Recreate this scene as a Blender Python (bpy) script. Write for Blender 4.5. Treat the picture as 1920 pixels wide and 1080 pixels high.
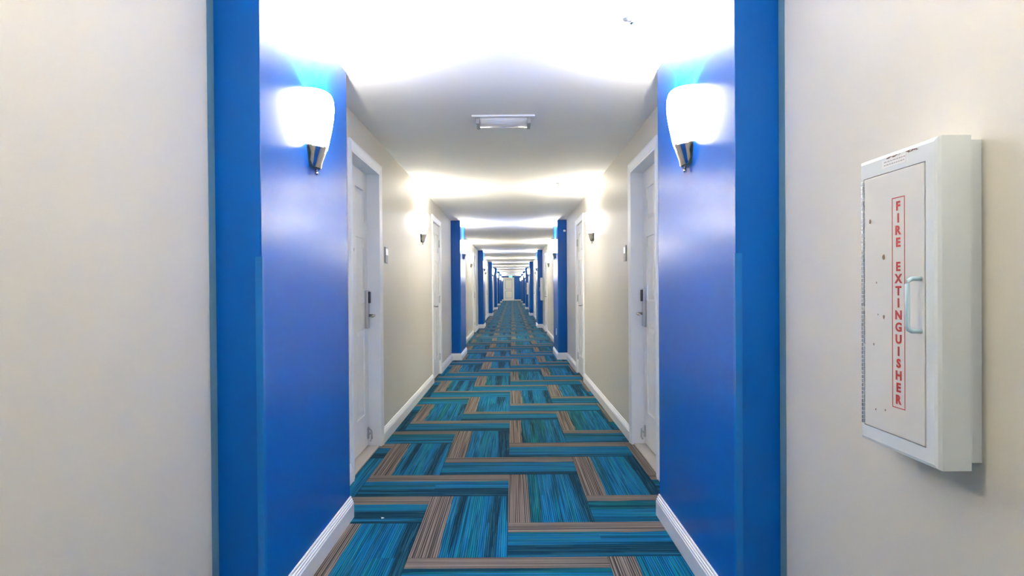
import bpy, bmesh, math, random
from mathutils import Vector
random.seed(7)
PI = math.pi
scene = bpy.context.scene
C = scene.collection
for o in list(bpy.data.objects):
    bpy.data.objects.remove(o, do_unlink=True)

# ---------------------------------------------------------------- camera, world, exposure
cam_d = bpy.data.cameras.new('camera'); cam = bpy.data.objects.new('camera', cam_d); C.objects.link(cam)
CAMH = 1.235
cam_d.sensor_width = 36; cam_d.lens = 24.0; cam_d.clip_start = .05; cam_d.clip_end = 200
PITCH = math.radians(.45)
cam_d.shift_y = math.tan(PITCH)*24/36
cam.location = (0, 0, CAMH)
cam.rotation_mode = 'XYZ'
from mathutils import Matrix
ROLL = math.radians(-.42)
cam.rotation_euler = (Matrix.Rotation(PI/2-PITCH, 3, 'X') @ Matrix.Rotation(ROLL, 3, 'Z')).to_euler()
scene.camera = cam
w = bpy.data.worlds.new('world'); scene.world = w; w.use_nodes = True
w.node_tree.nodes['Background'].inputs[0].default_value = (.75, .85, 1, 1)
w.node_tree.nodes['Background'].inputs[1].default_value = .3
vs = scene.view_settings
vs.view_transform = 'Standard'; vs.look = 'None'; vs.gamma = 1; vs.use_curve_mapping = False
vs.exposure = 1.86
scene.cycles.max_bounces = 14; scene.cycles.diffuse_bounces = 9
GLASS = 13.0        # radiance of a lit sconce shade
BULB = 15.0         # watts of the bulb in each shade
FILL = 10.0          # watts of the cool fill lamp added behind the camera
PERIOD = 9.32       # length of one bay of the corridor
Z0, Z1 = -9.0, 66.5 # ends of the corridor
H = 2.40
XL, XR = 1.044, .944         # beige wall planes
DL, DR = .162, .155          # how far the blue pilasters stand out
OP = 2.13                    # door opening height

ad = bpy.data.lights.new('rear_fill', 'AREA'); ad.shape = 'RECTANGLE'; ad.size = 1.3; ad.size_y = 1.6  # added area lamp before the rear wall, cool fill along the corridor
ad.energy = FILL; ad.color = (.88, .96, 1)
ao = bpy.data.objects.new('rear_fill', ad); C.objects.link(ao)
ao.location = (-.05, Z0+.12, 1.45); ao.rotation_euler = (PI/2, 0, 0)

# ---------------------------------------------------------------- materials
def mat(name, col, rough=.5, metal=0, spec=.5, emit=None, es=0, bump=0, bscale=200, coat=0):
    m = bpy.data.materials.new(name); m.use_nodes = True
    nt = m.node_tree; b = nt.nodes['Principled BSDF']
    b.inputs['Base Color'].default_value = (*col, 1); b.inputs['Roughness'].default_value = rough
    b.inputs['Metallic'].default_value = metal; b.inputs['Specular IOR Level'].default_value = spec
    if coat: b.inputs['Coat Weight'].default_value = coat; b.inputs['Coat Roughness'].default_value = .25
    if emit: b.inputs['Emission Color'].default_value = (*emit, 1); b.inputs['Emission Strength'].default_value = es
    if bump:
        g = nt.nodes.new('ShaderNodeNewGeometry'); n = nt.nodes.new('ShaderNodeTexNoise'); n.inputs['Scale'].default_value = bscale
        n.inputs['Detail'].default_value = 2
        bp = nt.nodes.new('ShaderNodeBump'); bp.inputs['Strength'].default_value = bump; bp.inputs['Distance'].default_value = .002
        nt.links.new(g.outputs['Position'], n.inputs['Vector']); nt.links.new(n.outputs['Fac'], bp.inputs['Height'])
        nt.links.new(bp.outputs['Normal'], b.inputs['Normal'])
        # faint roller-paint mottling
        n2 = nt.nodes.new('ShaderNodeTexNoise'); n2.inputs['Scale'].default_value = 1.7; n2.inputs['Detail'].default_value = 3
        nt.links.new(g.outputs['Position'], n2.inputs['Vector'])
        mx = nt.nodes.new('ShaderNodeMix'); mx.data_type = 'RGBA'
        mx.inputs[6].default_value = (*[c*.96 for c in col], 1); mx.inputs[7].default_value = (*[min(1, c*1.04) for c in col], 1)
        nt.links.new(n2.outputs['Fac'], mx.inputs[0]); nt.links.new(mx.outputs[2], b.inputs['Base Color'])
    return m
M = {}
M['beige'] = mat('beige_paint', (.68, .64, .555), .42, spec=.35, bump=.12, bscale=160)
M['blue'] = mat('blue_paint', (.0, .105, .45), .24, bump=.1, bscale=160, spec=.2)
M['blue_edge'] = mat('greyed_blue', (.14, .30, .42), .5, bump=.1)
M['ceil'] = mat('ceiling_paint', (.93, .91, .87), .8, bump=.1, bscale=220)
M['white'] = mat('white_trim_paint', (.88, .89, .90), .32, bump=.05, bscale=90)
M['door'] = mat('white_door_paint', (.86, .85, .83), .4, bump=.05, bscale=90)
M['guard'] = mat('clear_corner_guard', (.0, .15, .52), .15, spec=.5, bump=.03)
M['metal'] = mat('brushed_nickel', (.62, .58, .54), .14, 1, bump=.04, bscale=300)
M['satin'] = mat('satin_steel', (.60, .61, .62), .35, 1, bump=.04, bscale=300)
M['black'] = mat('black_plastic', (.02, .02, .022), .35)
M['glass'] = mat('lit_opal_glass', (.9, .9, .88), .3, emit=(1, .95, .88), es=GLASS)
M['glass_near'] = mat('dimmer_opal_glass', (.9, .9, .88), .3, emit=(1, .95, .88), es=GLASS*.5)
M['stone'] = mat('sill_stone', (.52, .47, .41), .4, bump=.2, bscale=40)
M['sub'] = mat('floor_glue', (.02, .03, .035), .9)
M['cab'] = mat('cabinet_enamel', (.72, .76, .77), .28, bump=.05, bscale=60)
M['cabdoor'] = mat('cabinet_door_enamel', (.70, .685, .64), .3, bump=.05, bscale=60)
M['red'] = mat('red_vinyl', (.50, .03, .02), .5)
M['label'] = mat('label_paper', (.85, .84, .82), .5)
M['ink'] = mat('grey_ink', (.45, .43, .42), .6)
M['rust'] = mat('rust', (.26, .17, .12), .8, bump=.3, bscale=400)
M['hinge'] = mat('knurled_hinge', (.72, .76, .80), .25, 1, bump=.3, bscale=500)
M['plaque'] = mat('plaque_grey', (.28, .29, .30), .4, bump=.05)
M['green'] = mat('exit_green', (.02, .5, .3), .4, emit=(.05, .9, .5), es=3.0)
M['greyend'] = mat('grey_end_cap', (.42, .42, .43), .5, bump=.05)
M['diff'] = mat('prismatic_diffuser', (.86, .86, .86), .25, bump=.1, bscale=500)
M['dark'] = mat('dark_gap', (.03, .03, .03), .8)

def carpet():
    m = bpy.data.materials.new('striped_carpet'); m.use_nodes = True
    nt = m.node_tree; L = nt.links.new; b = nt.nodes['Principled BSDF']
    def N(t, **k):
        n = nt.nodes.new(t)
        for a, v in k.items(): setattr(n, a, v)
        return n
    def math_(op, a, b_=None, c=None, clamp=False):
        n = N('ShaderNodeMath', operation=op); n.use_clamp = clamp
        for i, v in enumerate((a, b_, c)):
            if v is None: continue
            if isinstance(v, (int, float)): n.inputs[i].default_value = v
            else: L(v, n.inputs[i])
        return n.outputs[0]
    uv = N('ShaderNodeUVMap'); uv.uv_map = 'UVMap'
    sep = N('ShaderNodeSeparateXYZ'); L(uv.outputs[0], sep.inputs[0])
    at = N('ShaderNodeAttribute', attribute_name='seed')
    oi = N('ShaderNodeObjectInfo')
    seed = math_('FRACT', math_('ADD', at.outputs['Fac'], oi.outputs['Random']))
    u, v = sep.outputs[0], sep.outputs[1]
    def noise(su, sv, off, detail=2, scale=1.0):
        c = N('ShaderNodeCombineXYZ')
        L(math_('ADD', math_('MULTIPLY', u, su), math_('MULTIPLY', seed, 61.7+off)), c.inputs[0])
        L(math_('MULTIPLY', v, sv), c.inputs[1]); c.inputs[2].default_value = off
        n = N('ShaderNodeTexNoise'); n.inputs['Scale'].default_value = scale; n.inputs['Detail'].default_value = detail
        L(c.outputs[0], n.inputs['Vector']); return n.outputs['Fac']
    # bands of colour along the plank, broken here and there along its length
    band = math_('ADD', u, math_('MULTIPLY', math_('SUBTRACT', noise(4.2, .10, 3.1, 1.5), .5), 2.0))
    brk = math_('GREATER_THAN', v, math_('MULTIPLY_ADD', math_('SUBTRACT', noise(9, 0, 31.0, 0), .5), 7.0, 1.0))
    band = math_('ADD', band, math_('MULTIPLY', brk, .13))
    band = math_('ADD', band, math_('MULTIPLY', math_('SUBTRACT', seed, .5), .35))
    ramp = N('ShaderNodeValToRGB'); L(band, ramp.inputs[0])
    e = ramp.color_ramp.elements
    cols = [(.10, (0.001, 0.0451, 0.088)), (.24, (0.002, 0.1558, 0.1936)), (.34, (0.001, 0.0779, 0.1144)), (.44, (0.001, 0.0984, 0.2112)), (.53, (0.001, 0.1558, 0.3696)),
            (.62, (0.001, 0.0779, 0.1672)), (.71, (0.001, 0.164, 0.2552)), (.82, (0.001, 0.123, 0.308)), (.92, (0.001, 0.082, 0.1672)), (1.0, (0.001, 0.0369, 0.0792))]
    e[0].position, e[0].color = cols[0][0], (*cols[0][1], 1)
    e[1].position, e[1].color = cols[-1][0], (*cols[-1][1], 1)
    for p, c_ in cols[1:-1]:
        x = e.new(p); x.color = (*c_, 1)
    # fine yarn lines
    rib = math_('SINE', math_('MULTIPLY', u, 2*PI*44))
    line = math_('MULTIPLY_ADD', rib, .15, noise(80, .5, 9.2, 1))
    line2 = noise(75, 1.2, 5.7, 1)
    lc = math_('MULTIPLY_ADD', math_('SUBTRACT', line, .5), 3.4, .5, True)
    shade = math_('MULTIPLY_ADD', lc, .9, .45)
    mul = N('ShaderNodeMix', data_type='RGBA', blend_type='MULTIPLY'); mul.inputs[0].default_value = 1
    L(ramp.outputs[0], mul.inputs[6])
    cs = N('ShaderNodeCombineXYZ'); [L(shade, cs.inputs[i]) for i in range(3)]; L(cs.outputs[0], mul.inputs[7])
    # scattered lighter yarns in the blue
    sp = math_('GREATER_THAN', line2, .60)
    m2 = N('ShaderNodeMix', data_type='RGBA'); L(math_('MULTIPLY', sp, .3), m2.inputs[0]); L(mul.outputs[2], m2.inputs[6])
    m2.inputs[7].default_value = (.05, .20, .26, 1)
    # grey-brown border band
    gl = math_('MULTIPLY_ADD', math_('SUBTRACT', math_('MULTIPLY_ADD', rib, .13, noise(70, .35, 12.4, 1)), .5), 5.0, .55, True)
    gm = N('ShaderNodeMix', data_type='RGBA'); L(gl, gm.inputs[0])
    gm.inputs[6].default_value = (.045, .042, .043, 1); gm.inputs[7].default_value = (.25, .205, .175, 1)
    wdt = math_('MULTIPLY_ADD', seed, .11, .21)
    wdt = math_('ADD', wdt, math_('MULTIPLY', math_('SUBTRACT', noise(0, 2.2, 20, 0), .5), .05))
    mask = math_('LESS_THAN', u, wdt)
    fin = N('ShaderNodeMix', data_type='RGBA'); L(mask, fin.inputs[0]); L(m2.outputs[2], fin.inputs[6]); L(gm.outputs[2], fin.inputs[7])
    # pile speckle
    pn = N('ShaderNodeTexNoise'); pn.inputs['Scale'].default_value = 420; g = N('ShaderNodeNewGeometry'); L(g.outputs['Position'], pn.inputs['Vector'])
    ps = math_('MULTIPLY_ADD', pn.outputs['Fac'], .9, .55)
    c3 = N('ShaderNodeCombineXYZ'); [L(ps, c3.inputs[i]) for i in range(3)]
    f2 = N('ShaderNodeMix', data_type='RGBA', blend_type='MULTIPLY'); f2.inputs[0].default_value = 1
    L(fin.outputs[2], f2.inputs[6]); L(c3.outputs[0], f2.inputs[7]); L(f2.outputs[2], b.inputs['Base Color'])
    b.inputs['Roughness'].default_value = .85; b.inputs['Specular IOR Level'].default_value = .06
    bp = N('ShaderNodeBump'); bp.inputs['Strength'].default_value = .4; bp.inputs['Distance'].default_value = .003
    L(math_('ADD', lc, pn.outputs['Fac']), bp.inputs['Height']); L(bp.outputs['Normal'], b.inputs['Normal'])
    return m
M['carpet'] = carpet()

# ---------------------------------------------------------------- helpers
class MB:
    def __init__(s): s.v, s.f, s.sm = [], [], []
    def add(s, vs_, fs, smooth=False):
        n = len(s.v); s.v += [tuple(p) for p in vs_]; s.f += [tuple(i+n for i in f) for f in fs]; s.sm += [smooth]*len(fs); return s
    def box(s, x0, x1, y0, y1, z0, z1):
        x0, x1 = sorted((x0, x1)); y0, y1 = sorted((y0, y1)); z0, z1 = sorted((z0, z1))
        v = [(x, y, z) for z in (z0, z1) for y in (y0, y1) for x in (x0, x1)]
        return s.add(v, [(0, 2, 3, 1), (4, 5, 7, 6), (0, 1, 5, 4), (2, 6, 7, 3), (0, 4, 6, 2), (1, 3, 7, 5)])
    def tube(s, pts, r, n=10, close=True):
        pts = [Vector(p) for p in pts]; rs = r if isinstance(r, (list, tuple)) else [r]*len(pts)
        rings = []
        for i, p in enumerate(pts):
            t = (pts[min(i+1, len(pts)-1)]-pts[max(i-1, 0)]).normalized()
            a = Vector((0, 0, 1)) if abs(t.z) < .9 else Vector((1, 0, 0))
            b1 = t.cross(a).normalized(); b2 = t.cross(b1)
            rings.append([p + rs[i]*(math.cos(2*PI*k/n)*b1+math.sin(2*PI*k/n)*b2) for k in range(n)])
        vs_ = [q for r_ in rings for q in r_]
        fs = [(i*n+k, i*n+(k+1) % n, (i+1)*n+(k+1) % n, (i+1)*n+k) for i in range(len(pts)-1) for k in range(n)]
        s.add(vs_, fs, True)
        if close:
            s.add(rings[0], [tuple(range(n))]); s.add(rings[-1], [tuple(range(n))])
        return s
    def ball(s, c, r, n=12):
        vs_, fs = [], []
        for i in range(n//2+1):
            for k in range(n):
                a, b = PI*i/(n//2), 2*PI*k/n
                vs_.append((c[0]+r*math.sin(a)*math.cos(b), c[1]+r*math.sin(a)*math.sin(b), c[2]+r*math.cos(a)))
        for i in range(n//2):
            for k in range(n): fs.append((i*n+k, i*n+(k+1) % n, (i+1)*n+(k+1) % n, (i+1)*n+k))
        return s.add(vs_, fs, True)
    def mesh(s, name, m, bevel=0, recalc=True):
        me = bpy.data.meshes.new(name); me.from_pydata(s.v, [], s.f); me.materials.append(m)
        me.polygons.foreach_set('use_smooth', s.sm)
        if recalc or bevel:
            bm = bmesh.new(); bm.from_mesh(me)
            bmesh.ops.remove_doubles(bm, verts=bm.verts, dist=1e-5)
            bmesh.ops.recalc_face_normals(bm, faces=bm.faces)
            if bevel:
                ed = [e for e in bm.edges if len(e.link_faces) == 2 and e.calc_face_angle(0) > .6]
                bmesh.ops.bevel(bm, geom=ed, offset=bevel, segments=2, affect='EDGES', profile=.5)
            bm.to_mesh(me); bm.free()
        me.update(); return me
    def obj(s, name, m, parent=None, bevel=0, label=None):
        o = bpy.data.objects.new(name, s.mesh(name, m, bevel)); C.objects.link(o)
        if parent: o.parent = parent
        if label: o['label'] = label
        return o
def tag(o, label=None, cat=None, group=None, kind=None):
    if label: o['label'] = label
    if cat: o['category'] = cat
    if group: o['group'] = group
    if kind: o['kind'] = kind
    return o
def empty(name, loc=(0, 0, 0)):
    o = bpy.data.objects.new(name, None); C.objects.link(o); o.location = loc; o.empty_display_size = .1; return o
def copy_tree(o, parent=None):
    c = o.copy(); C.objects.link(c); c.parent = parent
    for ch in [x for x in bpy.data.objects if x.parent == o]: copy_tree(ch, c)
    return c
def sweep(mb, path, prof, to3d):
    """mitred sweep: path 2-D, prof = (offset to the left of the path, out); to3d(p, q, out)"""
    P = [Vector(p) for p in path]; n = len(P); rings = []
    for i in range(n):
        ns = []
        if i > 0: t = (P[i]-P[i-1]).normalized(); ns.append(Vector((-t.y, t.x)))
        if i < n-1: t = (P[i+1]-P[i]).normalized(); ns.append(Vector((-t.y, t.x)))
        m_ = ns[0] if len(ns) == 1 else (ns[0]+ns[1])/(1+ns[0].dot(ns[1]))
        rings.append([to3d(*(P[i]+m_*o), h) for o, h in prof])
    k = len(prof); vs_ = [q for r in rings for q in r]
    fs = [(i*k+j, i*k+(j+1) % k, (i+1)*k+(j+1) % k, (i+1)*k+j) for i in range(n-1) for j in range(k)]
    fs += [tuple(range(k)), tuple((n-1)*k+j for j in range(k))]
    mb.add(vs_, fs)

SIDE = {-1: ('left', XL, DL), 1: ('right', XR, DR)}
PIL = [2.406+PERIOD*n for n in range(-1, 7)]; PLEN = 1.27        # pilaster fronts
PIL = [p for p in PIL if p+PLEN < Z1-.5]
PIL[0] = 2.406-PERIOD
DOORA = [4.445]                   # z of near edge of the room doors' openings (width .90)
DOORB = [8.975+PERIOD*n for n in range(0, 3)]
DW = .905
OPEN = sorted(DOORA+DOORB)
# ---------------------------------------------------------------- floor
fl = MB().box(-XL-.2, XR+.2, Z0-.2, Z1+.2, -.15, -.006).obj('floor', M['sub'])
tag(fl, 'corridor floor laid with blue, teal and grey striped carpet tiles in herringbone', 'floor', kind='structure')
W, WZ, U0, ZB, T, GAP = .4575, .4625, -.03, 2.66, .006, .0008
def clip(x0, x1, y0, y1):
    """pieces of the tile left between the walls and pilasters"""
    cuts = sorted({y0, y1, *[c for p in PIL for c in (p, p+PLEN) if y0 < c < y1]})
    out = []
    for a, b in zip(cuts, cuts[1:]):
        mid = (a+b)/2; inp = any(p < mid < p+PLEN for p in PIL)
        lx, rx = (-XL+DL, XR-DR) if inp else (-XL, XR)
        c, d = max(x0, lx), min(x1, rx)
        if d-c > .004 and b-a > .004: out.append((c, d, a, b))
    return out
def tile_boxes(x0, x1, y0, y1, horiz, ox=0, oy=0):
    v, f, uvs = [], [], []
    for (c, d, a, b) in clip(x0, x1, y0, y1):
        n = len(v)
        for z in (-T, 0):
            for y in (a, b):
                for x in (c, d): v.append((x-ox, y-oy, z))
        for q in ((0, 2, 3, 1), (4, 5, 7, 6), (0, 1, 5, 4), (2, 6, 7, 3), (0, 4, 6, 2), (1, 3, 7, 5)):
            f.append(tuple(i+n for i in q))
            for i in q:
                X, Y = v[n+i][0]+ox, v[n+i][1]+oy
                uvs.append(((y1-Y)/WZ, (X-x0)/W) if horiz else ((X-x0)/W, (Y-y0)/WZ))
    return v, f, uvs
def mk_mesh(name, v, f, uvs, seeds):
    me = bpy.data.meshes.new(name); me.from_pydata(v, [], f); me.materials.append(M['carpet'])
    l = me.uv_layers.new(name='UVMap'); l.data.foreach_set('uv', [c for p in uvs for c in p])
    a = me.attributes.new('seed', 'FLOAT', 'FACE'); a.data.foreach_set('value', seeds); me.update(); return me
shared = {}; SV, SF, SU, SS = [], [], [], []
tiles = []
for j in range(-28, 141):
    for i in range(-4, 4):
        k = (j-i) % 4
        if k == 2: r = (U0+i*W, U0+(i+1)*W, ZB+j*WZ, ZB+(j+2)*WZ, False)
        elif k == 1: r = (U0+i*W, U0+(i+2)*W, ZB+j*WZ, ZB+(j+1)*WZ, True)
        else: continue
        x0, x1, y0, y1, hz = r
        x0 += GAP; x1 -= GAP; y0 += GAP; y1 -= GAP
        y0, y1 = max(y0, Z0), min(y1, Z1)
        if y1-y0 < .01: continue
        cl = clip(x0, x1, y0, y1)
        if not cl: continue
        if 2.0 < y1 and y0 < 17:
            full = len(cl) == 1 and abs(cl[0][1]-cl[0][0]-(x1-x0)) < 1e-6 and abs(cl[0][3]-cl[0][2]-(y1-y0)) < 1e-6
            if full:
                if hz not in shared: shared[hz] = mk_mesh('carpet_tile', *tile_boxes(x0, x1, y0, y1, hz, x0, y0), [0.0]*6)
                me = shared[hz]
            else:
                t = tile_boxes(x0, x1, y0, y1, hz, x0, y0); me = mk_mesh('carpet_tile', *t, [0.0]*len(t[1]))
            o = bpy.data.objects.new('carpet_tile', me); C.objects.link(o); o.parent = fl; o.location = (x0, y0, 0)
            tiles.append(o)
        else:
            v, f, uvs = tile_boxes(x0, x1, y0, y1, hz); n = len(SV)
            SV += v; SF += [tuple(q+n for q in p) for p in f]; SU += uvs; SS += [random.random()]*len(f)
o = bpy.data.objects.new('distant_carpet_tiles', mk_mesh('distant_carpet_tiles', SV, SF, SU, SS)); C.objects.link(o); o.parent = fl; o['kind'] = 'stuff'

# ---------------------------------------------------------------- ceiling, walls
cl = MB().box(-XL-.2, XR+.2, Z0-.2, Z1+.2, H, H+.15).obj('ceiling', M['ceil'])
tag(cl, 'smooth white corridor ceiling striped with light from the wall sconces', 'ceiling', kind='structure')
TH = .2
walls = {}
for s, (nm, X, D) in SIDE.items():
    fx = lambda d, s=s, X=X: s*(X-d)
    mb = MB(); mb.box(fx(-.165), fx(-TH), Z0-.2, Z1+.2, 0, H)
    z = Z0-.2
    J = .018
    for a in OPEN:
        mb.box(fx(0), fx(-.165), z, a-J, 0, H); mb.box(fx(0), fx(-.165), a-J, a+DW+J, OP+J, H); z = a+DW+J
    mb.box(fx(0), fx(-.165), z, Z1+.2, 0, H)
    wl = mb.obj('wall_'+nm, M['beige'])
    tag(wl, f'long {nm} corridor wall in satin beige paint with blue pilasters standing out', 'wall', kind='structure')
    walls[s] = wl
    for n, p in enumerate(PIL):
        q = MB().box(fx(0), fx(D), p, p+PLEN, 0, H).obj('pilaster', M['blue'], wl, bevel=.003, label='glossy royal blue painted pilaster')
        if n in (1, 2, 3):
            c0, c1, t = fx(D), fx(D-.022), .0025
            g = MB()      # thin angle guard folded round the near corner
            g.box(fx(D+t), fx(D-.022), p-t, p, .12, 1.352); g.box(fx(D+t), fx(D), p, p+.022, .12, 1.352)
            g.obj('corner_guard', M['guard'], q, bevel=.0008, label='clear plastic corner guard')
    if True:      # narrow strip of grey-blue on the beige wall in front of the first pilaster
        MB().box(fx(0), fx(.0015), 2.406-.052, 2.406, .12, H).obj('edge_strip', M['blue_edge'], wl, label='narrow grey-blue strip beside the first pilaster')
    # baseboards
    prof = [(0, 0), (.017, 0), (.017, .078), (.014, .082), (.014, .091), (.0105, .094), (.0105, .102), (.006, .105), (.006, .114), (.002, .118), (0, .118)]
    b = MB(); path = [(Z0, 0)]; ev = sorted([(p, 'p') for p in PIL]+[(a, 'd') for a in OPEN])
    C_W = .078
    for z_, t in ev:
        if t == 'p': path += [(z_, 0), (z_, D), (z_+PLEN, D), (z_+PLEN, 0)]
        else:
            path.append((z_-C_W-.001, 0)); sweep(b, path, prof, lambda a_, d_, h_: (fx(d_), a_, h_)); path = [(z_+DW+C_W+.001, 0)]
    path.append((Z1, 0)); sweep(b, path, prof, lambda a_, d_, h_: (fx(d_), a_, h_))
    tag(b.obj('baseboard_'+nm, M['white']), f'white stepped baseboard along the foot of the {nm} wall and pilasters', 'baseboard', kind='structure')

# far end wall
ew = MB().box(-XL, XR, Z1, Z1+.2, 0, H).obj('wall_far', M['blue'])
tag(ew, 'blue wall closing the far end of the corridor around the end door', 'wall', kind='structure')
b = MB(); sweep(b, [(-XL+.018, 0), (-.86, 0)], [(o_, h_) for o_, h_ in prof], lambda a_, d_, h_: (a_, Z1-d_, h_))
sweep(b, [(.24, 0), (XR-.018, 0)], [(o_, h_) for o_, h_ in prof], lambda a_, d_, h_: (a_, Z1-d_, h_))
tag(b.obj('baseboard_far', M['white']), 'white baseboard on the blue end wall beside the end door', 'baseboard', kind='structure')
# rear wall behind the camera with an unseen window added to go with the fill lamp
rw = MB(); rw.box(-XL, XR, Z0-.2, Z0, 0, .6).box(-XL, XR, Z0-.2, Z0, 2.25, H).box(-XL, -.75, Z0-.2, Z0, .6, 2.25).box(.65, XR, Z0-.2, Z0, .6, 2.25)
tag(rw.obj('wall_rear', M['beige']), 'beige wall with an added window closing the corridor behind the viewer', 'wall', kind='structure')
wf = MB(); wf.box(-.75, -.70, Z0-.12, Z0-.06, .6, 2.25).box(.60, .65, Z0-.12, Z0-.06, .6, 2.25).box(-.70, .60, Z0-.12, Z0-.06, .6, .65).box(-.70, .60, Z0-.12, Z0-.06, 2.2, 2.25).box(-.07, -.03, Z0-.12, Z0-.06, .65, 2.2)
tag(wf.obj('added_window_1', M['white']), 'added white framed window, unseen in the rear wall behind the viewer', 'window', kind='structure')

# ---------------------------------------------------------------- doors
CASING = [(.0, 0), (.0, .011), (.010, .014), (.016, .012), (.030, .015), (.058, .021), (.070, .021), (.076, .016), (.078, 0)]
def door(num, s, a, room, label):
    nm, X, D = SIDE[s]; fx = lambda d: s*(X-d)
    e = tag(empty(f'door_{num}', (fx(0), a+DW/2, 0)), label, 'door', kind='structure')
    def put(mb, name, m, parent=e, bevel=0, label=None):
        org = (fx(0), a+DW/2, 0); mb.v = [(p[0]-org[0], p[1]-org[1], p[2]-org[2]) for p in mb.v]
        return mb.obj(name, m, parent, bevel, label)
    c = MB(); sweep(c, [(a, .0), (a, OP), (a+DW, OP), (a+DW, .0)], CASING, lambda z_, h_, o_: (fx(o_), z_, h_)); put(c, 'casing', M['white'])
    j = MB(); J = .018; dep = -.165
    j.box(fx(0), fx(dep), a-J, a, 0, OP+J); j.box(fx(0), fx(dep), a+DW, a+DW+J, 0, OP+J); j.box(fx(0), fx(dep), a, a+DW, OP, OP+J)
    F = -.088 if room else -.012      # front face of the leaf
    st = F-.046
    j.box(fx(st), fx(st-.012), a, a+.012, .012, OP); j.box(fx(st), fx(st-.012), a+DW-.012, a+DW, .012, OP); j.box(fx(st), fx(st-.012), a+.012, a+DW-.012, OP-.012, OP)
    put(j, 'jamb', M['white'])
    if room: put(MB().box(fx(-.004), fx(dep), a, a+DW, -.004, .010), 'threshold', M['stone'], bevel=.003, label='pale stone door sill')
    else: put(MB().box(fx(-.002), fx(dep), a, a+DW, -.006, .002), 'threshold', M['dark'])
    g = .003; y0, y1, z0, z1 = a+g, a+DW-g, .018, OP-g
    sw = .115; mid = (y0+y1)/2; ms = .055
    rows = [(.27, .93), (1.13, 1.62), (1.74, 1.99)]
    f = MB()
    f.box(fx(F), fx(F-.044), y0, y0+sw, z0, z1).box(fx(F), fx(F-.044), y1-sw, y1, z0, z1)
    hs = [z0]+[q for r in rows for q in r]+[z1]
    for k in range(0, len(hs), 2): f.box(fx(F), fx(F-.044), y0+sw, y1-sw, hs[k], hs[k+1])
    for r in rows: f.box(fx(F), fx(F-.044), mid-ms, mid+ms, *r)
    for r in rows:
        f.box(fx(F-.011), fx(F-.04), y0+sw, mid-ms, *r); f.box(fx(F-.011), fx(F-.04), mid+ms, y1-sw, *r)
    leaf = put(f, 'door_leaf', M['door'])
    for r in rows:
        for (ya, yb) in ((y0+sw, mid-ms), (mid+ms, y1-sw)):
            p = MB(); i1, i2 = .012, .045
            v = [(fx(F-.0112), ya+i1, r[0]+i1), (fx(F-.0112), yb-i1, r[0]+i1), (fx(F-.0112), yb-i1, r[1]-i1), (fx(F-.0112), ya+i1, r[1]-i1),
                 (fx(F-.002), ya+i2, r[0]+i2), (fx(F-.002), yb-i2, r[0]+i2), (fx(F-.002), yb-i2, r[1]-i2), (fx(F-.002), ya+i2, r[1]-i2)]
            p.add(v, [(0, 1, 2, 3), (4, 5, 6, 7), (0, 1, 5, 4), (1, 2, 6, 5), (2, 3, 7, 6), (3, 0, 4, 7)]); put(p, 'raised_panel', M['door'], leaf)
    if room:
        ly = y1-.065
        lk = put(MB().box(fx(F), fx(F+.024), ly-.036, ly+.036, .93, 1.225), 'lock_plate', M['satin'], bevel=.006, label='satin steel card lock plate')
        put(MB().box(fx(F+.024), fx(F+.036), ly-.026, ly+.026, 1.125, 1.215), 'card_reader', M['black'], lk, bevel=.005)
        put(MB().tube([(fx(F+.02), ly, 1.03), (fx(F+.058), ly, 1.03), (fx(F+.066), ly-.012, 1.03), (fx(F+.068), ly-.05, 1.028), (fx(F+.066), ly-.115, 1.026)], [.012, .011, .011, .0095, .008]), 'lever_handle', M['metal'], lk)
        put(MB().tube([(fx(F-.001), mid, 1.52), (fx(F+.004), mid, 1.52)], .011, 12), 'peephole', M['satin'], leaf)
        dh = MB(); dh.box(fx(F), fx(F+.008), y1-.05, y1-.015, .07, .16)
        dh.tube([(fx(F+.006), y1-.032, .15), (fx(F+.03), y1-.035, .13), (fx(F+.032), y1-.035, .07), (fx(F+.02), y1-.035, .05)], .006)
        dh.tube([(fx(F+.03), y1-.035, .125), (fx(F+.012), y1-.02, .10)], .005)
        put(dh, 'foot_latch', M['satin'], leaf)
        put(MB().box(fx(F+.001), fx(F+.004), y1-.004, y1+.002, .93, 1.2), 'strike_edge', M['satin'])
        hz = a
    else:
        ly = y0+.065
        put(MB().tube([(fx(F), ly, 1.0), (fx(F+.008), ly, 1.0)], .032, 16), 'rose', M['metal'], leaf)
        put(MB().tube([(fx(F+.005), ly, 1.0), (fx(F+.05), ly, 1.0), (fx(F+.06), ly+.012, 1.0), (fx(F+.062), ly+.05, .998), (fx(F+.06), ly+.11, .996)], [.011, .010, .011, .0095, .008]), 'lever_handle', M['metal'], leaf)
        for h_ in (.25, 1.08, 1.88):
            put(MB().tube([(fx(F+.007), y1+.001, h_-.05), (fx(F+.007), y1+.001, h_+.05)], .008).box(fx(F), fx(F+.003), y1-.03, y1, h_-.05, h_+.05), 'hinge', M['satin'])
    return e
num = 1
ords = ['first', 'second', 'third', 'fourth', 'fifth', 'sixth', 'seventh', 'eighth']
for s in (-1, 1):
    nm = SIDE[s][0]
    for a in DOORA:
        door(num, s, a, True, f'white six-panel room door with card lock, just past the first blue pilaster on the {nm}'); num += 1
    for n, a in enumerate(DOORB):
        door(num, s, a, False, f'white six-panel door with plain lever between sconce and {ords[n+1]} blue pilaster on the {nm}'); num += 1
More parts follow.
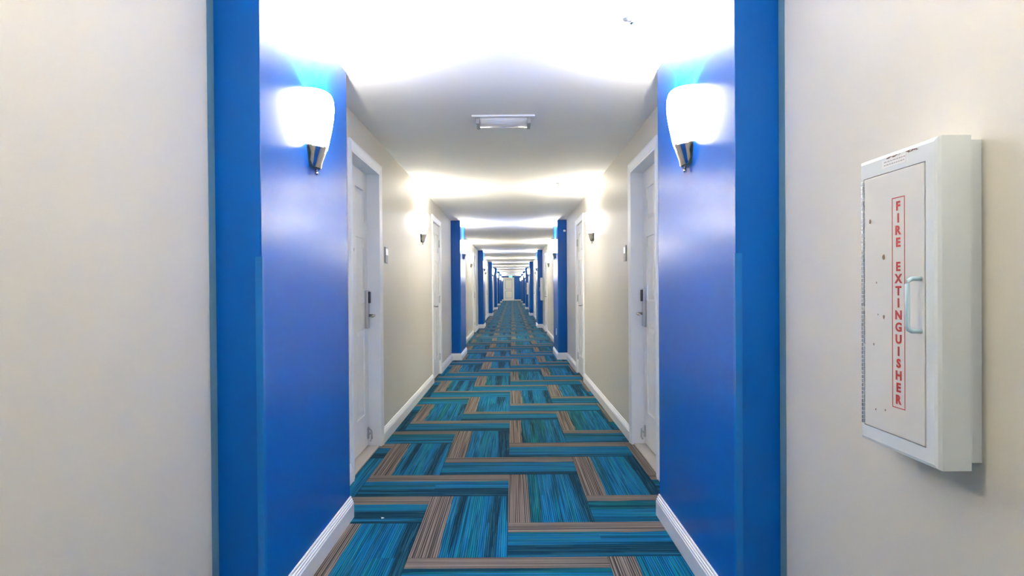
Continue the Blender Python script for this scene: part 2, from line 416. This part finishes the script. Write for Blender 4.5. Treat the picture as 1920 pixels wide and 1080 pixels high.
# end door
e = tag(empty(f'door_{num}', (-.31, Z1, 0)), 'white double-panel door at the far end of the corridor under the green exit sign', 'door', kind='structure')
c = MB(); sweep(c, [(-.45, 0), (-.45, 2.2), (.45, 2.2), (.45, 0)], [(o_, h_) for o_, h_ in CASING], lambda x_, h_, o_: (x_, -o_, h_)); c.obj('casing', M['white'], e)
f = MB(); F = -.008
f.box(-.45, -.33, F, 0, .01, 2.2).box(.33, .45, F, 0, .01, 2.2).box(-.33, .33, F, 0, .01, .25).box(-.33, .33, F, 0, .95, 1.12).box(-.33, .33, F, 0, 2.05, 2.2)
lf = f.obj('door_leaf', M['door'], e)
for r in ((.25, .95), (1.12, 2.05)): MB().box(-.31, .31, -.005, 0, r[0]+.02, r[1]-.02).obj('raised_panel', M['door'], lf, bevel=.001)
MB().tube([(.39, F, 1.0), (.39, F-.05, 1.0), (.38, F-.058, 1.0), (.28, F-.058, 1.0)], .011).obj('lever_handle', M['metal'], lf)

# ---------------------------------------------------------------- sconces
LEV = [(1.860, .086, .060), (1.885, .094, .066), (1.92, .104, .073), (1.96, .114, .081), (2.00, .122, .087), (2.04, .1265, .090), (2.07, .126, .089), (2.09, .121, .085), (2.10, .115, .080)]
def shell(mb, lev, s, off=0, n=18, ex=2.3, z0=1.86):
    vs_ = []
    for h_, a_, p_ in lev:
        for k in range(n+1):
            t = PI*k/n; c_, s_ = math.cos(t), math.sin(t)
            vs_.append((-s*((p_-off)*abs(s_)**(2/ex)), (a_-off)*math.copysign(abs(c_)**(2/ex), c_), h_))
    m_ = n+1
    mb.add(vs_, [(i*m_+k, i*m_+k+1, (i+1)*m_+k+1, (i+1)*m_+k) for i in range(len(lev)-1) for k in range(n)], True)
    return m_
def make_sconce(s):
    e = empty('wall_sconce', (0, 0, 0))
    g = MB(); shell(g, LEV, s); n0 = len(g.v); m_ = shell(g, LEV, s, .004)
    k0 = (len(LEV)-1)*m_
    g.f += [(k0+k, k0+k+1, n0+k0+k+1, n0+k0+k) for k in range(m_-1)]; g.sm += [False]*(m_-1)
    g.obj('glass_shade', M['glass'], e)
    cup = [(1.768, .050, .026), (1.775, .060, .034), (1.80, .066, .040), (1.83, .076, .051), (1.862, .0885, .0625), (1.866, .0885, .0625)]
    c = MB(); shell(c, cup, s, 0, 18, 2.0)
    m2 = 19; c.f.append(tuple(range(m2))); c.sm.append(False); c.f.append(tuple((len(cup)-1)*m2+k for k in range(m2))); c.sm.append(False)
    c.obj('metal_cup', M['metal'], e)
    MB().tube([(-s*.016, 0, 1.77), (-s*.016, 0, 1.758)], .005, 8).ball((-s*.016, 0, 1.752), .009).obj('finial', M['metal'], e)
    MB().box(0, -s*.006, -.05, .05, 1.80, 2.06).obj('back_plate', M['white'], e, bevel=.002)
    return e
bulb = bpy.data.lights.new('bulb', 'POINT'); bulb.energy = BULB; bulb.shadow_soft_size = .03; bulb.color = (1, .95, .87)
bulb_near = bulb.copy(); bulb_near.energy = BULB*.3; SC = []
for n in range(-1, 7):
    if n >= 0 or True:
        SC.append((2.406+PERIOD*n+PLEN/2, 'p', n))
    zb = 7.9+PERIOD*n if n >= 0 else 1.03
    if zb < Z1-.5: SC.append((zb, 'w', n))
for s in (-1, 1):
    nm, X, D = SIDE[s]; first = None
    for (zz, t, n) in SC:
        dim = zz < 2 and t == 'w'
        x = s*(X-D) if t == 'p' else s*X
        if first is None: o = first = make_sconce(s)
        else: o = copy_tree(first)
        o.location = (x, zz, 0)
        if n < 0: lb = f'opal glass wall sconce on the {nm} ' + ('blue pilaster behind the viewer' if t == 'p' else 'beige wall just outside the frame')
        elif t == 'p': lb = f'opal glass wall sconce on the {ords[n]} blue pilaster on the {nm}'
        else: lb = f'opal glass sconce on {nm} beige wall between the {ords[n]} and {ords[n+1]} pilasters' if n < 6 else f'lit opal glass sconce on the last stretch of beige wall on the {nm}'
        if dim:
            for ch in [q for q in bpy.data.objects if q.parent == o and q.name.startswith('glass_shade')]:
                ch.data = ch.data.copy(); ch.data.materials.clear(); ch.data.materials.append(M['glass_near'])
        tag(o, lb, 'sconce', 'wall sconces along the corridor')
        l = bpy.data.objects.new('bulb', bulb_near if dim else bulb); C.objects.link(l); l.location = (-s*.046, 0, 2.068); l.parent = o

# ---------------------------------------------------------------- room plaques, outlet, sensor
for s in (-1, 1):
    nm, X, D = SIDE[s]; fx = lambda d: d*(-s)
    e = tag(empty('room_plaque', (s*X, 5.66, 1.515)), f'small grey room plaque on the beige wall beside the {nm} card-lock door', 'sign', 'room plaques')
    MB().box(0, fx(.009), -.055, .055, -.066, .066).obj('plate', M['plaque'], e, bevel=.002)
    MB().box(fx(.009), fx(.011), -.045, .045, .0, .05).obj('insert', M['satin'], e)
e = tag(empty('wall_outlet', (XR-DR, 12.2, .45)), 'white electrical outlet low on the side of the second right pilaster', 'outlet')
MB().box(0, -.006, -.035, .035, -.057, .057).obj('cover_plate', M['white'], e, bevel=.002)
for h_ in (-.022, .022): MB().box(-.006, -.008, -.015, .015, h_-.013, h_+.013).obj('socket', M['label'], e)
e = tag(empty('motion_sensor', (XR-.035, PIL[2], 2.21)), 'tiny white sensor high on the front of the second right pilaster', 'sensor')
MB().box(-.02, .02, -.02, 0, -.018, .018).obj('housing', M['white'], e, bevel=.004)
MB().ball((0, -.02, 0), .009, 8).obj('lens', M['diff'], e)

# ---------------------------------------------------------------- ceiling fittings
e = tag(empty('ceiling_light', (-.05, 4.74, H)), 'unlit white rectangular fitting with a tube diffuser on the ceiling', 'light')
pl = MB()
X2, Y2, xi, yi, t = .213, .145, .19, .11, .012
pl.box(-X2, X2, -Y2, -yi, -t, 0).box(-X2, X2, yi, Y2, -t, 0).box(-X2, -xi, -yi, yi, -t, 0).box(xi, X2, -yi, yi, -t, 0)
pl.obj('frame', M['white'], e, bevel=.002)
MB().box(-xi, xi, -yi, yi, -.004, 0).obj('back_plate', M['greyend'], e)
for q in (-1, 1): MB().box(q*.163, q*.188, -.09, .09, -.045, -.004).obj('end_cap', M['greyend'], e, bevel=.003)
dm = MB(); pts = [(-.16, 0, -.03), (.16, 0, -.03)]; n = 20
vs_ = [(x_, .085*math.cos(PI*k/n), -.006-.045*math.sin(PI*k/n)) for x_ in (-.163, .163) for k in range(n+1)]
dm.add(vs_, [(k, k+1, n+2+k, n+1+k) for k in range(n)], True); dm.add(vs_[:n+1], [tuple(range(n+1))]); dm.add(vs_[n+1:], [tuple(range(n+1))])
dm.obj('diffuser', M['diff'], e)
proto = None
for n, zz in enumerate((2.98, 7.63, 12.29, 16.95)):
    if proto is None:
        proto = empty('fire_sprinkler')
        MB().tube([(0, 0, 0), (0, 0, -.004), (0, 0, -.009)], [.036, .036, .024], 20).obj('escutcheon', M['greyend'], proto)
        fr = MB().tube([(0, 0, -.006), (0, 0, -.02)], .009, 10)
        fr.tube([(-.009, 0, -.018), (-.012, 0, -.03), (-.003, 0, -.044)], .0022, 6).tube([(.009, 0, -.018), (.012, 0, -.03), (.003, 0, -.044)], .0022, 6)
        fr.tube([(0, 0, -.018), (0, 0, -.044)], .0028, 6)
        fr.obj('frame', M['metal'], proto)
        df = MB().tube([(0, 0, -.044), (0, 0, -.046)], .011, 12)
        for k in range(8): df.box(-.0018, .0018, .010, .016, -.046, -.0445) if k == 0 else df.add([(math.cos(k*PI/4+a_)*r_, math.sin(k*PI/4+a_)*r_, z_) for z_ in (-.046, -.0445) for (a_, r_) in ((-.12, .010), (.12, .010), (.1, .017), (-.1, .017))], [(0, 1, 2, 3), (4, 5, 6, 7), (0, 1, 5, 4), (1, 2, 6, 5), (2, 3, 7, 6), (3, 0, 4, 7)])
        df.obj('deflector', M['greyend'], proto); o = proto
    else: o = copy_tree(proto)
    o.location = (.53, zz, H)
    tag(o, ['small fire sprinkler on the ceiling nearest the camera at upper right', 'second fire sprinkler along the ceiling, past the ceiling light', 'third fire sprinkler along the ceiling, over the second pilasters', 'fourth fire sprinkler along the ceiling, before the third pilasters'][n], 'sprinkler', 'ceiling sprinklers')
e = tag(empty('junction_cover', (-.735, 3.37, H)), 'round white cover cap flush on the ceiling above the left sconce', 'cover')
MB().tube([(0, 0, 0), (0, 0, -.002), (0, 0, -.004)], [.08, .08, .072], 32).obj('disc', M['ceil'], e)
MB().tube([(0, 0, -.004), (0, 0, -.007)], .004, 8).obj('screw', M['plaque'], e)

# ---------------------------------------------------------------- exit sign
def text_mesh(body, size, m, line=1.0, xs=1.0, ext=.0006, bold=0):
    cu = bpy.data.curves.new('t', 'FONT'); cu.body = body; cu.size = size; cu.align_x = 'CENTER'; cu.align_y = 'CENTER'
    cu.space_line = line; cu.extrude = ext; cu.offset = bold; cu.resolution_u = 3
    to = bpy.data.objects.new('t', cu); C.objects.link(to)
    bpy.context.view_layer.update(); dg = bpy.context.evaluated_depsgraph_get()
    me = bpy.data.meshes.new_from_object(to.evaluated_get(dg)); bpy.data.objects.remove(to, do_unlink=True)
    me.materials.clear(); me.materials.append(m)
    for v in me.vertices: v.co.x *= xs
    return me
e = tag(empty('exit_sign', (-.12, 62.0, H)), 'green lit exit sign hanging from the ceiling before the far end door', 'sign')
MB().box(-.16, .16, -.025, .025, -.23, -.03).obj('housing', M['white'], e, bevel=.005)
MB().box(-.05, .05, -.02, .02, -.03, 0).obj('canopy', M['white'], e)
for q in (-1, 1):
    for n_, ch in enumerate('EXIT'):
        me = text_mesh(ch, .17, M['green'], xs=.85, bold=.003, ext=.002)
        t_ = bpy.data.objects.new('letter', me); C.objects.link(t_); t_.parent = e
        t_.location = (-q*(-.093+.067*n_+(-.012 if n_ > 2 else 0)), q*.027, -.13)
        t_.rotation_euler = (PI/2, 0, 0 if q < 0 else PI)

# ---------------------------------------------------------------- fire extinguisher cabinets (right wall)
LET = {}
def letter_mesh(ch, hgt=.0205):
    if ch not in LET:
        me = text_mesh(ch, .03, M['red'], ext=.0003, bold=.0011)
        ys = [v.co.y for v in me.vertices]; xs_ = [v.co.x for v in me.vertices]
        k = hgt/(max(ys)-min(ys)); cy = (max(ys)+min(ys))/2; cx = (max(xs_)+min(xs_))/2
        kx = 1.15
        for v in me.vertices: v.co.y = (v.co.y-cy)*k; v.co.x = (v.co.x-cx)*kx
        LET[ch] = me
    return LET[ch]
def cabinet(zc, label, detail=True):
    """local frame: origin at wall, centre; y along the wall; -x out into the corridor"""
    e = tag(empty('extinguisher_cabinet', (XR, zc, 1.198)), label, 'cabinet', 'fire extinguisher cabinets')
    hw, hh = .151, .334; xo = -.100; xr = -.032
    yd0, yd1, zd0, zd1 = -hw+.037, hw-.020, -.296, .290      # door opening (near, far, low, high)
    yd0 += 0
    # trim shell: front frame, chamfered edge, returns
    f = MB()
    def ring(x, iy, iz): return [(x, -hw+iy, -hh+iz), (x, hw-iy, -hh+iz), (x, hw-iy, hh-iz), (x, -hw+iy, hh-iz)]
    R = ring(xr, 0, 0)+ring(xo+.010, 0, 0)+ring(xo+.003, .003, .003)+ring(xo, .010, .010)
    R += [(xo, yd0, zd0), (xo, yd1, zd0), (xo, yd1, zd1), (xo, yd0, zd1)]
    R += [(xo+.014, yd0, zd0), (xo+.014, yd1, zd0), (xo+.014, yd1, zd1), (xo+.014, yd0, zd1)]
    R += ring(xr, .006, .006)
    fs = [(r*4+k, r*4+(k+1) % 4, r*4+4+(k+1) % 4, r*4+4+k) for r in range(5) for k in range(4)]
    fs += [(20, 21, 22, 23)]
    fs += [(k, (k+1) % 4, 24+(k+1) % 4, 24+k) for k in range(4)]
    f.add(R, fs); f.obj('frame', M['cab'], e)
    MB().box(-.0005, xr-.001, -hw+.016, hw-.016, -hh+.012, hh-.006).obj('box', M['cab'], e, label='shallow box behind the frame')
    MB().box(xo+.012, xo+.0135, yd0, yd1, zd0, zd1).obj('gap', M['dark'], e)
    g = .0022
    d = MB().box(xo-.002, xo+.010, yd0+g, yd1-g-.004, zd0+g, zd1-g).obj('door', M['cabdoor'], e, bevel=.0015, label='cream cabinet door')
    hm = MB()
    nk = 60
    for k in range(nk):
        a_, b_ = zd0+.005+(zd1-zd0-.01)*k/nk, zd0+.005+(zd1-zd0-.01)*(k+.8)/nk
        hm.box(xo-.005, xo+.004, yd1-.005, yd1+.002, a_, b_)
    hm.obj('piano_hinge', M['hinge'], e, label='bright knurled piano hinge')
    # U-shaped pull
    hy = yd0+.012; zt, zb = .050, -.058
    MB().tube([(xo-.001, hy, zt), (xo-.022, hy, zt), (xo-.029, hy, zt-.004), (xo-.031, hy, zt-.011), (xo-.031, hy, zb+.011), (xo-.029, hy, zb+.004), (xo-.022, hy, zb), (xo-.001, hy, zb)], .0048, 10).obj('pull_handle', M['handle'], d, label='pale blue-grey pull handle')
    # red lettering and its border
    ly = -.018+.03
    ly = 1.487-1.506; lz0, lz1, lw = -.232, .229, .0245
    b = MB(); t = .0018; xx0, xx1 = xo-.002, xo-.0026
    b.box(xx0, xx1, ly-lw, ly+lw, lz1-t, lz1).box(xx0, xx1, ly-lw, ly+lw, lz0, lz0+t).box(xx0, xx1, ly-lw, ly-lw+t, lz0+t, lz1-t).box(xx0, xx1, ly+lw-t, ly+lw, lz0+t, lz1-t)
    b.obj('decal_border', M['red'], d)
    chars = 'FIRE EXTINGUISHER'; pitch = (lz1-lz0-.012)/len(chars)
    for n_, ch in enumerate(chars):
        if ch == ' ': continue
        me = letter_mesh(ch); t_ = bpy.data.objects.new('letter', me); C.objects.link(t_); t_.parent = d
        t_.rotation_euler = Matrix(((0, 0, -1), (-1, 0, 0), (0, 1, 0))).to_euler()
        t_.location = (xx0-.0004, ly, lz1-.006-pitch*(n_+.5))
    if detail:
        MB().box(xo, xo-.0008, -.045, .048, .3005, .319).obj('label_strip', M['label'], e, label='small white sticker')
        il = MB()
        for q in range(2):
            yy = .040
            while yy > -.038:
                l_ = random.uniform(.004, .012); il.box(xo-.0008, xo-.0011, yy-l_, yy, .3125-.007*q, .3148-.007*q); yy -= l_+.003
        il.obj('fine_print', M['ink'], e)
        rs = MB()
        for (py, pz, r_) in ((.098, .186, .0045), (.040, .100, .0055), (.070, .043, .0020), (.040, -.035, .0040), (.064, -.030, .0016), (.083, -.100, .0025), (.035, -.245, .002), (.075, -.250, .002)):
            n = 9; c_ = [(xo-.0026, py+r_*random.uniform(.7, 1.1)*math.cos(2*PI*k/n), pz+r_*1.3*random.uniform(.7, 1.1)*math.sin(2*PI*k/n)) for k in range(n)]
            c2 = [(xo-.002, p[1], p[2]) for p in c_]
            rs.add(c_+c2, [tuple(range(n))]+[(k, (k+1) % n, n+(k+1) % n, n+k) for k in range(n)])
        rs.obj('rust_spots', M['rust'], d)['kind'] = 'stuff'
        rs = MB()
        for k in range(26):
            py = random.uniform(-.085, .035); r_ = random.uniform(.001, .006); zt_ = hh-.0105-random.uniform(0, .0035)
            rs.box(xo+.0005, xo-.0004, py-r_, py+r_, zt_-random.uniform(.0006, .0022), zt_)
        rs.obj('chipped_edge', M['rust'], e)['kind'] = 'stuff'
    return e
M['handle'] = mat('handle_enamel', (.50, .68, .76), .25, bump=.03)
cabinet(1.506, 'large white fire extinguisher cabinet on the beige wall at near right')
cabinet(1.506+2*PERIOD, 'white extinguisher cabinet on the right wall before the third right pilaster', False)
cabinet(1.506+4*PERIOD, 'distant white extinguisher cabinet on the right wall before the fifth right pilaster', False)
# scrap of paper on the carpet
p = MB().add([(0, 0, .0005), (.014, .004, .003), (.008, .017, .0012), (-.004, .012, .004), (0, 0, -.0001+.0002), (.014, .004, .0024), (.008, .017, .0006), (-.004, .012, .0034)], [(0, 1, 2, 3), (4, 5, 6, 7), (0, 1, 5, 4), (1, 2, 6, 5), (2, 3, 7, 6), (3, 0, 4, 7)]).obj('paper_scrap', M['label'])
p.location = (-.71, 3.66, 0); tag(p, 'tiny white scrap of paper on the carpet near the left baseboard', 'litter')
